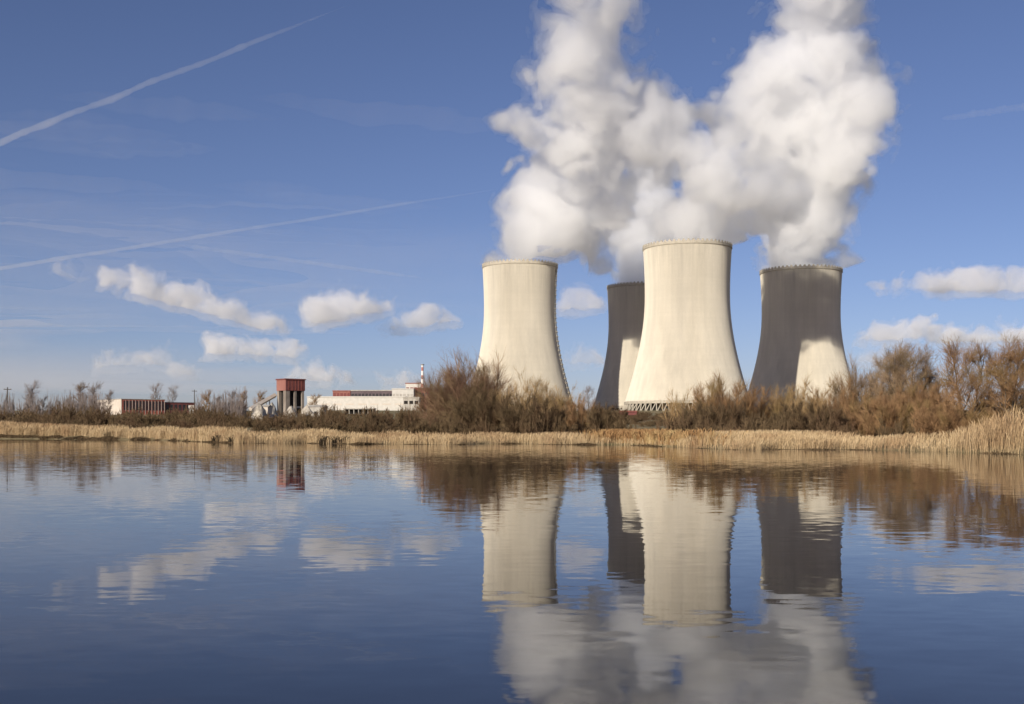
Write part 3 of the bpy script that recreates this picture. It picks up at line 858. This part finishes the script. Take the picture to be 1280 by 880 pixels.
FT = [
    (34, 474, 420, 17, 'twig_hazed', 'lone slim bare tree beside the utility pole', 301, 'bark'),
    (51, 494, 430, 18, 'twig_hazed', 'small rounded bare tree near the lone slim tree', 302, 'bark'),
    (86, 495, 440, 14, 'twig_hazed', 'lowest bare tree just before the pair by the brick building', 303, 'bark'),
    (101, 477, 420, 18, 'twig_red', 'darker tree of the pair before the brick building', 304, 'bark'),
    (114, 476, 430, 18, 'twig_hazed', 'paler greyish tree of the pair before the brick building', 305, 'bark'),
    (134, 487, 440, 12, 'twig_hazed', 'small thin bare tree at the cream end of the brick building', 306, 'bark'),
    (196, 477, 760, 20, 'twig_red', 'dark round topped tree behind the brick building roof', 307, 'bark'),
    (215, 480, 780, 16, 'twig_hazed', 'greyer tree next to the round topped one behind the brick building', 308, 'bark'),
    (258, 486, 420, 22, 'twig_olive', 'bushy bare tree at the dark end of the brick building', 309, 'bark'),
    (272, 493, 450, 20, 'twig_hazed', 'grey bushy tree between the brick building and the birch', 310, 'bark'),
    (291, 486, 430, 18, 'twig_hazed', 'dense grey tree beside the white birch trunk', 311, 'bark'),
    (306, 484, 400, 14, 'twig_brown', 'white trunked birch standing before the gravel heaps', 312, 'birch'),
    (322, 487, 520, 22, 'twig_brown', 'bare tree close behind the gravel heaps', 313, 'bark'),
    (392, 492, 520, 16, 'twig_brown', 'small bare tree at the foot of the red silo tower', 314, 'bark'),
    (735, 482, 640, 26, 'twig_hazed', 'hazy grey tree low in the sky gap between two towers', 315, 'bark'),
]
for px, yt, d, wpx, tw, lab, sd, bk in FT:
    plant('tree', 'bare_tree', px, yt, d, wpx, tw, lab, G3, sd, bark=bk, limbs=9, br=13, sub=7, tw_n=3, tr=.030, fork=.12)

# the scrub belt: nobody could count its bushes
rng = np.random.RandomState(77)
small = [grow_shrub(400 + k, 1.0, 1.3, stems=13, br=9, tw_n=10, tr=.0056, spread=1.0)[1] for k in range(4)]
vs, fs, base = [], [], 0
def strew(px, d, hpx, wpx):
    global base
    v, f = small[rng.randint(4)]
    x = wx(px, d); z = gz(x, d); k = d / F
    a = rng.uniform(0, 6.28); c, s = math.cos(a), math.sin(a)
    q = v * np.array([wpx * k / 1.3, wpx * k / 1.3, hpx * k])
    q = np.stack([q[:, 0] * c - q[:, 1] * s + x, q[:, 0] * s + q[:, 1] * c + d, q[:, 2] + z], 1)
    vs.append(q); fs.append(f + base); base += len(q)
def skyline(px): return (5.5 if 308 < px < 400 else 0) + 509 + 3.2 * math.sin(px * .045) + 2.2 * math.sin(px * .13 + 1) + rng.uniform(-2.5, 2.5)
for i in range(150):
    px = rng.uniform(-60, 560); d = rng.uniform(285, 345); zt = wz(skyline(px) + rng.uniform(0, 8), d); x = wx(px, d)
    strew(px, d, max((zt - gz(x, d)) * F / d, 5), rng.uniform(16, 32))
for i in range(70):
    px = rng.uniform(-60, 560); x0 = wx(px, 250); d = max(shore(x0) + rng.uniform(16, 40), 200)
    strew(px, d, rng.uniform(12, 19), rng.uniform(16, 34))
for i in range(46):
    px = rng.uniform(540, 790); d = rng.uniform(176, 235)
    strew(px, d, rng.uniform(14, 30), rng.uniform(18, 34))
for i in range(60):
    px = rng.uniform(838, 1330); d = rng.uniform(140, 185)
    strew(px, d, rng.uniform(16, 34), rng.uniform(24, 46))
for i in range(220):
    px = rng.uniform(745, 850) if i % 2 else rng.uniform(-60, 560); d = rng.uniform(250, 700)
    strew(px, d, rng.uniform(2, 6), rng.uniform(9, 26))
tag(mesh_np('scrub', np.concatenate(vs), np.concatenate(fs), M['scrub']), 'continuous belt of low olive brown scrub behind the reeds', 'scrub', kind='stuff')

vs, fs, base = [], [], 0
for i in range(64):
    px = rng.choice([rng.uniform(62, 128), rng.uniform(246, 311), rng.uniform(-20, 128)]); d = rng.uniform(350, 420)
    strew(px, d, (wz(rng.uniform(489, 503), d) - gz(wx(px, d), d)) * F / d, rng.uniform(8, 14))
tag(mesh_np('treeline', np.concatenate(vs), np.concatenate(fs), M['twig_hazed']), 'hazy grey brown line of small bare trees behind the far scrub', 'tree line', kind='stuff')

# ------------------------------------------------------------------ reeds
def blades(xy, hgt, wid, lean, seed):
    rng = np.random.RandomState(seed)
    n = len(xy)
    z = np.maximum(ground_z(xy[:, 0], xy[:, 1]), -.25)
    base = np.column_stack([xy, z - .05])
    an = rng.uniform(0, math.pi, n); sd = np.stack([np.cos(an), np.sin(an), 0 * an], 1)
    la = rng.uniform(0, 2 * math.pi, n); lv = np.stack([np.cos(la), np.sin(la), 0 * la], 1) * (lean * rng.uniform(.1, 1, n) * hgt)[:, None]
    lv[:, 0] += .06 * hgt
    up = np.array([0, 0, 1.])
    mid = base + lv * .35 + up * (hgt * .6)[:, None]
    hd = base + lv * .8 + up * (hgt * .88)[:, None]
    tip = base + lv * 1.25 + up * hgt[:, None]
    w = wid[:, None]
    rows = [base - sd * w * .5, base + sd * w * .5, mid - sd * w * .42, mid + sd * w * .42, hd - sd * w * .8, hd + sd * w * .8, tip - sd * w * .12, tip + sd * w * .12]
    v = np.stack(rows, 1).reshape(-1, 3)
    i = np.arange(n) * 8
    f = np.concatenate([np.stack([i + k, i + k + 1, i + k + 3, i + k + 2], 1) for k in (0, 2, 4)])
    return v, f


def bed(name, x0, x1, dens, depth, hf, mat, label, seed, wid=(.03, .06), lean=.16, keep=None):
    rng = np.random.RandomState(seed)
    n = int((x1 - x0) * depth * dens)
    x = rng.uniform(x0, x1, n); y = shore(x) + depth * rng.uniform(0, 1, n) ** 1.35 - 2.2
    if keep is not None:
        k = keep(x, y, rng); x, y = x[k], y[k]
    edge = gnoise(np.stack([x * .35, y * .35, 0 * x + 3], 1))
    patch = gnoise(np.stack([x * .09, y * .09, 0 * x + 7], 1))
    k = (y - shore(x) > -1.1 + edge * 1.8) & (rng.uniform(size=len(x)) < .72 + .9 * patch)
    x, y = x[k], y[k]; patch = patch[k]
    h = hf(x, y) * (.93 + .40 * patch) * rng.uniform(.55, 1.12, len(x))
    v, f = blades(np.stack([x, y], 1), h, rng.uniform(*wid, len(x)), lean, seed + 1)
    return tag(mesh_np(name, v, f, M[mat]), label, 'reeds', kind='stuff')


bed('reeds', -190, 20, 34, 13, lambda x, y: np.interp(x, [-120, -40, -10, 16], [2.15, 1.65, 1.25, 1.1]), 'reed', 'pale golden belt of dry reeds along the far shore', 51, wid=(.016, .038), lean=.38)
tall = lambda x, y: 1.12 + 2.3 * np.clip((x / y - .372) / .07, 0, 1) ** 1.2
bed('reeds', 19, 47, 55, 26, tall, 'reed', 'tall golden reed bed on the near bank, highest below the widest tree', 52, wid=(.013, .032), lean=.34, keep=lambda x, y, r: y > 62)
# a reddish hummock of dead grass where the two reed beds meet
rng = np.random.RandomState(9)
n = 5000
hx = rng.normal(16.5, 2.3, n); hy = shore(hx) + 2 + rng.uniform(0, 12, n)
v, f = blades(np.stack([hx, hy], 1), rng.uniform(.9, 1.7, n), rng.uniform(.04, .07, n), .45, 10)
tag(mesh_np('dead_grass', v, f, M['rust']), 'rusty hummock of collapsed dead grass between the two reed beds', 'grass', kind='stuff')
# low wet sedge and mud litter that lines the foot of the reeds
rng = np.random.RandomState(61)
n = 42000
hx = rng.uniform(-190, 46, n); hy = shore(hx) + rng.uniform(-3.4, -1.2, n) - .8 * gnoise(np.stack([hx * .3, hx * 0 + 2, hx * 0], 1))
pt = gnoise(np.stack([hx * .22, hy * .1, hx * 0 + 11], 1))
k = (pt > -.28) & (hy > 62); hx, hy, pt = hx[k], hy[k], pt[k]
v, f = blades(np.stack([hx, hy], 1), np.clip(.30 + .55 * pt, .1, .8) * rng.uniform(.7, 1.1, len(hx)), rng.uniform(.04, .09, len(hx)), .6, 62)
tag(mesh_np('wet_sedge', v, f, M['wet']), 'low dark wet sedge along the foot of the reed belt', 'sedge', kind='stuff')
# dark sedge tussocks at the water line
for px, lab in ((275, 'single dark sedge tussock at the waterline below the white hut'), (292, 'dark sedge tussock at the waterline below the birch'), (404, 'first dark tussock of the three at the waterline below the silo tower'),
                (421, 'middle dark tussock of the three at the waterline below the silo tower'), (433, 'last dark tussock of the three, nearest the long white hall'), (140, 'small dark tussock at the waterline below the brick building')):
    x = float(np.interp(px, [0, 200, 300, 500, 640], [-113, -66, -40, -15.5, 0]))
    y = float(shore(x)); n = 260; rr = .75
    q = np.random.RandomState(px)
    a = q.uniform(0, 6.28, n); r_ = rr * np.sqrt(q.uniform(0, 1, n))
    v, f = blades(np.stack([x + np.cos(a) * r_, y - .2 + np.sin(a) * r_], 1), q.uniform(.5, 1.15, n), q.uniform(.04, .08, n), .5, px)
    v[:, 0] -= x; v[:, 1] -= y
    o = mesh_np('sedge_tussock', v, f, M['sedge']); o.location = (x, y, .0)
    tag(o, lab, 'tussock', 'dark sedge tussocks along the waterline')

# ------------------------------------------------------------------ buildings
def at(px, d): x = wx(px, d); return (x, d, gz(x, d))


# long brick building, its corner towards us
d = 700
x, y, _ = at(152, d); z = wz(516, d)
b = empty('brick_building', (x, y, z - 1.5), R(40))
H = wz(499, d) - z + 1.5
m = MB(); m.box(0, 28, 0, 42, 0, H); m.build('wall', M['brick'], b)
m = MB(); m.box(28.004, 49, 1.2, 29, 0, H - 1.7); m.build('annex_wall', M['maroon'], b)
m = MB(); m.box(-.25, -.004, -.1, 43, 0, H - .1); m.build('end_wall', M['cream'], b)
m = MB(); m.box(-.5, 28.4, -.3, 43.4, H, H + .35); m.build('roof', M['conc'], b)
m = MB(); m.box(28.42, 49.4, .9, 29.4, H - 1.7, H - 1.3); m.build('annex_roof', M['darkroof'], b)
for k in range(13):
    f = MB(); f.box(1.2 + k * 2.1, 2.2 + k * 2.1, -.05, -.004, H * .32, H - 1.0); f.build('window', M['glass'], b)
    f = MB(); f.box(2.5 + k * 2.1, 2.72 + k * 2.1, -.22, -.004, .6, H - .5); f.build('fin', M['conc'], b)
for k in range(7):
    f = MB(); f.box(29.3 + k * 2.8, 31.2 + k * 2.8, 1.15, 1.195, H * .35, H - 2.8); f.build('window', M['glass'], b)
tag(b, 'long low red brick building with narrow fins and a cream end wall', 'building')

# small white hut in front of its dark end
x, y, z0 = at(239, 520); z = wz(516, 520)
b = empty('white_hut', (x, y, z - .4), R(20))
m = MB(); m.box(-1.0, 1.0, -1, 1, 0, 2.7); m.build('wall', M['white'], b)
m = MB(); m.gable(-1.2, 1.2, -1.25, 1.25, 2.72, 3.9); m.build('roof', M['cream'], b)
m = MB(); m.box(-.35, .4, -1.05, -1.004, 0, 1.9); m.build('door', M['dark'], b)
tag(b, 'tiny white hut with a pointed roof by the dark end of the brick building', 'hut')

# red silo tower on concrete legs
d = 480; k_ = d / F
x, y, _ = at(357, d); z = wz(512, d)
b = empty('silo_tower', (x, y, z - 2.5), R(42))
top, mid = wz(473, d) - z + 2.5, wz(488, d) - z + 2.5
W, D = 9.6, 7.6
m = MB(); m.box(0, W, .004, D, mid, top - .5); m.build('bin', M['orange'], b)
m = MB(); m.box(.002, W - .002, -.06, 0, mid + .004, top - .504); m.build('side_shade', M['maroon'], b)  # maroon sheet paints the shade on the face turned from the sun
m = MB(); m.box(-.3, W + .3, -.36, D + .3, top - .5, top); m.build('roof', M['maroon'], b)
m = MB()
for i in range(1, 6): m.box(W * i / 6 - .08, W * i / 6 + .08, -.16, -.062, mid + .1, top - .6)
m.build('rib', M['brick'], b)
for lx, ly, ww in ((.2, .2, 2.0), (W * .46, .2, 1.1), (W - 1.4, .2, 1.1), (.2, D - 1.6, 1.4), (W - 1.4, D - 1.6, 1.2)):
    m = MB(); m.box(lx, lx + ww, ly, ly + ww, 0, mid - .004); m.build('leg', M['dull'], b)
m = MB(); m.box(1.5, W - 1.0, 1.6, D - 1.2, .0, mid - .01); m.build('recess_shade_block', M['dark'], b)  # dark block stands in for the shaded recess between the legs
m = MB(); m.box(.21, W - .3, .9, 1.2, mid * .30, mid * .38); m.build('beam', M['conc'], b)
tag(b, 'red topped silo tower standing on pale concrete legs', 'silo')

# inclined conveyor gallery and gravel heaps beside it
x1, y1 = wx(347, 486), 486
b = empty('conveyor', (wx(313, 470), 470, wz(512, 470)))
a0 = np.array([0, 0, .2]); a1 = np.array([wx(344, 486) - wx(313, 470), 16, wz(494, 486) - wz(512, 470)])
m = MB(); m.bar(a0, a1, 1.0, n=4); m.build('gallery', M['cream'], b)
for t in (.35, .7):
    p = a0 + (a1 - a0) * t
    for s_ in (-.7, .7):
        m = MB(); m.bar((p[0] + s_, p[1], p[2] - .6), (p[0] + s_ * 1.6, p[1], -3), .22, n=5); m.build('leg', M['conc'], b)
tag(b, 'pale sloping conveyor gallery leading up to the silo tower', 'conveyor')


def heap(px, yt, d, wpx, seed, lab):
    rng2 = np.random.RandomState(seed)
    x = wx(px, d); r = wpx / F * d / 2; z = gz(x, d) - .3; h = wz(yt, d) - z
    n, mm = 26, 9; v = []
    for i in range(mm):
        t = i / (mm - 1)
        for k in range(n):
            a = 2 * math.pi * k / n
            q = 1 + .5 * gnoise(np.array([[math.cos(a) * 1.6 + seed * 7, math.sin(a) * 1.6, t * 2.5]]))[0] + rng2.uniform(-.08, .08)
            v.append((math.cos(a) * r * (1 - t) ** .8 * q, math.sin(a) * r * (1 - t) ** .8 * q, h * t ** .95 * (1 + .35 * gnoise(np.array([[math.cos(a) * 1.2, math.sin(a) * 1.2 + seed * 5, t]]))[0] * (1 - t) + rng2.uniform(-.05, .05))))
    f = [(i * n + k, i * n + (k + 1) % n, (i + 1) * n + (k + 1) % n, (i + 1) * n + k) for i in range(mm - 1) for k in range(n)]
    o = mesh_np('gravel_heap', v, f, M['gravel']); o.location = (x, d, z)
    tag(o, lab, 'gravel heap', 'gravel heaps around the silo tower')


heap(324, 504, 440, 30, 1, 'widest pale gravel heap below the conveyor')
heap(340, 503, 462, 24, 2, 'steep gravel heap between the conveyor and the silo legs')
heap(384, 506, 440, 26, 3, 'gravel heap at the shaded side of the silo legs')
heap(364, 507, 430, 26, 4, 'lowest gravel heap in front of the silo legs')
for px, sw, lab in ((397, 3.4, 'small grey shed at the near end of the long white hall'), (329, 3.0, 'small cream shed tucked behind the widest gravel heap')):
    x = wx(px, 450); z = gz(x, 450)
    b = empty('small_shed', (x, 450, z), R(-14))
    hh = wz(506, 450) - z
    m = MB(); m.box(-sw, sw, -2, 2, -.3, hh - .9); m.build('wall', M['conc' if px > 350 else 'cream'], b)
    m = MB(); m.gable(-sw - .2, sw + .2, -2.3, 2.3, hh - .89, hh); m.build('roof', M['conc'], b)
    m = MB(); m.box(-.6, .6, -2.05, -2.004, -.3, hh * .6); m.build('door', M['dark'], b)
    tag(b, lab, 'shed')

# the plant halls beyond
d = 1500


def hall(name, px0, px1, yt, yb, depth, mat, lab, rz=0.0, d=1500, roof=None, bays=0, bay_mat='glass', bay_z=(.3, .7), roof_h=1.2):
    x0, x1 = wx(px0, d), wx(px1, d); z0, z1 = wz(yb, d), wz(yt, d)
    b = empty(name, (x0, d, z0), rz)
    L_, H_ = x1 - x0, z1 - z0
    m = MB(); m.box(0, L_, 0, depth, -12, H_ - roof_h); m.build('wall', M[mat], b)
    m = MB(); m.box(-.6, L_ + .6, -.6, depth + .6, H_ - roof_h + .004, H_); m.build('roof', M[roof or mat], b)
    for k in range(bays):
        s_ = L_ / bays
        m = MB(); m.box(k * s_ + s_ * .15, (k + 1) * s_ - s_ * .15, -.12, -.004, H_ * bay_z[0], H_ * bay_z[1]); m.build('window', M[bay_mat], b)
    tag(b, lab, 'building')
    return b


hall('long_hall', 384, 507, 495.5, 507, 40, 'white', 'long low white hall in front of the other plant buildings', R(-2.5), 1380, 'white', 8, 'cream', (.08, .22))
hall('turbine_hall', 416, 438, 488, 499, 40, 'redroof', 'red fronted hall behind the long white hall', 0, 1500, 'redroof', 5, 'maroon', (.2, .7))
hall('turbine_hall', 438.6, 491, 487.5, 499, 40, 'darkroof', 'dark grey purple hall joined to the red fronted hall', 0, 1500, 'conc', 12, 'glass', (.25, .6))
hall('reactor_block', 490, 517, 485.5, 498, 45, 'white', 'white block between the dark hall and the maroon block', 0, 1460, 'white', 6, 'conc', (.2, .45))
hall('roof_plant_room', 507, 527, 478.5, 488, 30, 'white', 'upper white block stepping up beside the striped vent stack', 0, 1500, 'redroof', 4, 'maroon', (.2, .4))
hall('reactor_block', 516.6, 538, 484.5, 500, 40, 'maroon', 'maroon block at the foot of the striped vent stack', 0, 1480, 'maroon', 6, 'glass', (.3, .6))
hall('storage_hall', 504, 524, 496, 506, 20, 'conc', 'plain grey hall at the end of the long white hall', 0, 1340, 'conc', 3, 'dark', (.1, .5))
# red and white vent stack
x = wx(528, 1500); zb = wz(500, 1500)
b = empty('vent_stack', (x, 1500, zb))
Hs = wz(455, 1500) - zb
m = MB(); m.lathe([(2.1, 0), (1.75, Hs * .45), (1.4, Hs), (1.0, Hs), (1.0, Hs - 4)], 20); m.build('shaft', M['bands'], b, smooth=False)
for t in (.62, .98):
    m = MB(); rr = 2.1 - t * .7; m.lathe([(rr - .02, Hs * t - .5), (rr + 1.1, Hs * t - .5), (rr + 1.1, Hs * t + .8), (rr + .9, Hs * t + .8), (rr + .9, Hs * t), (rr - .02, Hs * t)], 20, closed=True); m.build('platform', M['steel'], b)
tag(b, 'tall thin vent stack striped red and white', 'chimney')
# open bay shed in the meadow
d = 560
x, y, z = wx(430, d), d, wz(516, d)
b = empty('open_shed', (x, y, z - .6), R(-4))
Lz = (467 - 430) / F * d
m = MB(); m.box(0, Lz, 2.5, 6, 0, 2.4); m.build('wall', M['conc'], b)
m = MB(); m.box(-.4, Lz + .4, -.4, 6.4, 2.41, 2.9); m.build('roof', M['conc'], b)
for k in range(7):
    m = MB(); m.box(k * Lz / 6.2, k * Lz / 6.2 + .35, 0, .35, 0, 2.4); m.build('post', M['conc'], b)
m = MB(); m.box(.2, Lz - .2, 2.3, 2.49, .1, 2.3); m.build('bay_dark_sheet', M['dark'], b)  # near-black sheet paints the darkness inside the open bays
tag(b, 'low grey shed with dark open bays in the meadow before the white hall', 'shed')
# brown hut by the tower basin
d = 620
b = empty('brown_hut', (wx(776, d), d, wz(518, d) - .4), R(6))
m = MB(); m.box(0, 9, 0, 4, 0, 1.6); m.build('wall', M['maroon'], b)
m = MB(); m.gable(-.3, 9.3, -.4, 4.4, 1.61, 2.5); m.build('roof', M['brick'], b)
m = MB(); m.box(3, 4, -.06, -.004, 0, 1.4); m.build('door', M['dark'], b)
tag(b, 'low reddish brown hut below the tower leg row at the meadow gap', 'hut')
# poles
for px, yt, yb, d, lab in ((9.5, 484, 510, 400, 'wooden utility pole with crossarm beside the lone slim tree'), (243, 487, 512, 560, 'thin pole above the white hut')):
    x = wx(px, d); z = gz(x, d)
    b = empty('utility_pole', (x, d, z), R(10)); h = wz(yt, d) - z
    m = MB(); m.bar((0, 0, -.5), (0, 0, h), .24, .17, 8); m.build('post', M['wood'], b)
    m = MB(); m.box(-1.3, 1.3, -.12, .12, h - .9, h - .65)
    m.build('crossarm', M['wood'], b)
    for s_ in (-1.1, 0, 1.1):
        m = MB(); m.bar((s_, 0, h - .645), (s_, 0, h - .3), .09, n=6); m.build('insulator', M['conc'], b)
    tag(b, lab, 'pole', 'utility poles on the horizon')

# ------------------------------------------------------------------ light, sky, camera
W = bpy.data.worlds.new('World'); C.world = W; W.use_nodes = True
nt = W.node_tree; bg = nt.nodes['Background']
sky = nt.nodes.new('ShaderNodeTexSky'); sky.sky_type = 'NISHITA'; sky.sun_disc = False
sky.sun_elevation = SUN_EL; sky.sun_rotation = math.pi + SUN_AZ
sky.altitude = 400; sky.air_density = .8; sky.dust_density = .7; sky.ozone_density = 4.0
tint = nt.nodes.new('ShaderNodeMix'); tint.data_type = 'RGBA'; tint.blend_type = 'MULTIPLY'; tint.inputs['Factor'].default_value = 1.0
tint.inputs['B'].default_value = (1.0, .815, .87, 1)      # the colour cast of this clear winter air
nt.links.new(sky.outputs['Color'], tint.inputs['A']); nt.links.new(tint.outputs['Result'], bg.inputs['Color'])
bg.inputs['Strength'].default_value = .070
s = bpy.data.lights.new('sun', 'SUN'); s.energy = 3.75; s.angle = R(.53); s.color = (1.0, .93, .81)
so = link(bpy.data.objects.new('sun', s))
to_sun = (-math.sin(SUN_AZ) * math.cos(SUN_EL), -math.cos(SUN_AZ) * math.cos(SUN_EL), math.sin(SUN_EL))
from mathutils import Vector
so.rotation_euler = Vector(to_sun).to_track_quat('Z', 'Y').to_euler()
so.location = (-300, -500, 300)

cam = bpy.data.cameras.new('camera'); co = link(bpy.data.objects.new('camera', cam))
co.location = (0, 0, CAMZ); co.rotation_euler = (R(90), 0, 0)
cam.sensor_width = 36; cam.lens = 36 * F / 1280; cam.shift_y = (HZ - 440) / 1280
cam.clip_start = .1; cam.clip_end = 600000
C.camera = co

C.render.engine = 'CYCLES'
cy = C.cycles
cy.use_denoising = True; cy.denoiser = 'OPENIMAGEDENOISE'
cy.use_adaptive_sampling = True; cy.adaptive_threshold = .015; cy.adaptive_min_samples = 16
cy.max_bounces = 24; cy.diffuse_bounces = 4; cy.glossy_bounces = 3; cy.transmission_bounces = 2; cy.volume_bounces = 20; cy.transparent_max_bounces = 96
cy.caustics_reflective = False; cy.caustics_refractive = False
C.view_settings.view_transform = 'Standard'; C.view_settings.look = 'None'; C.view_settings.gamma = 1.0; C.view_settings.exposure = 0.5
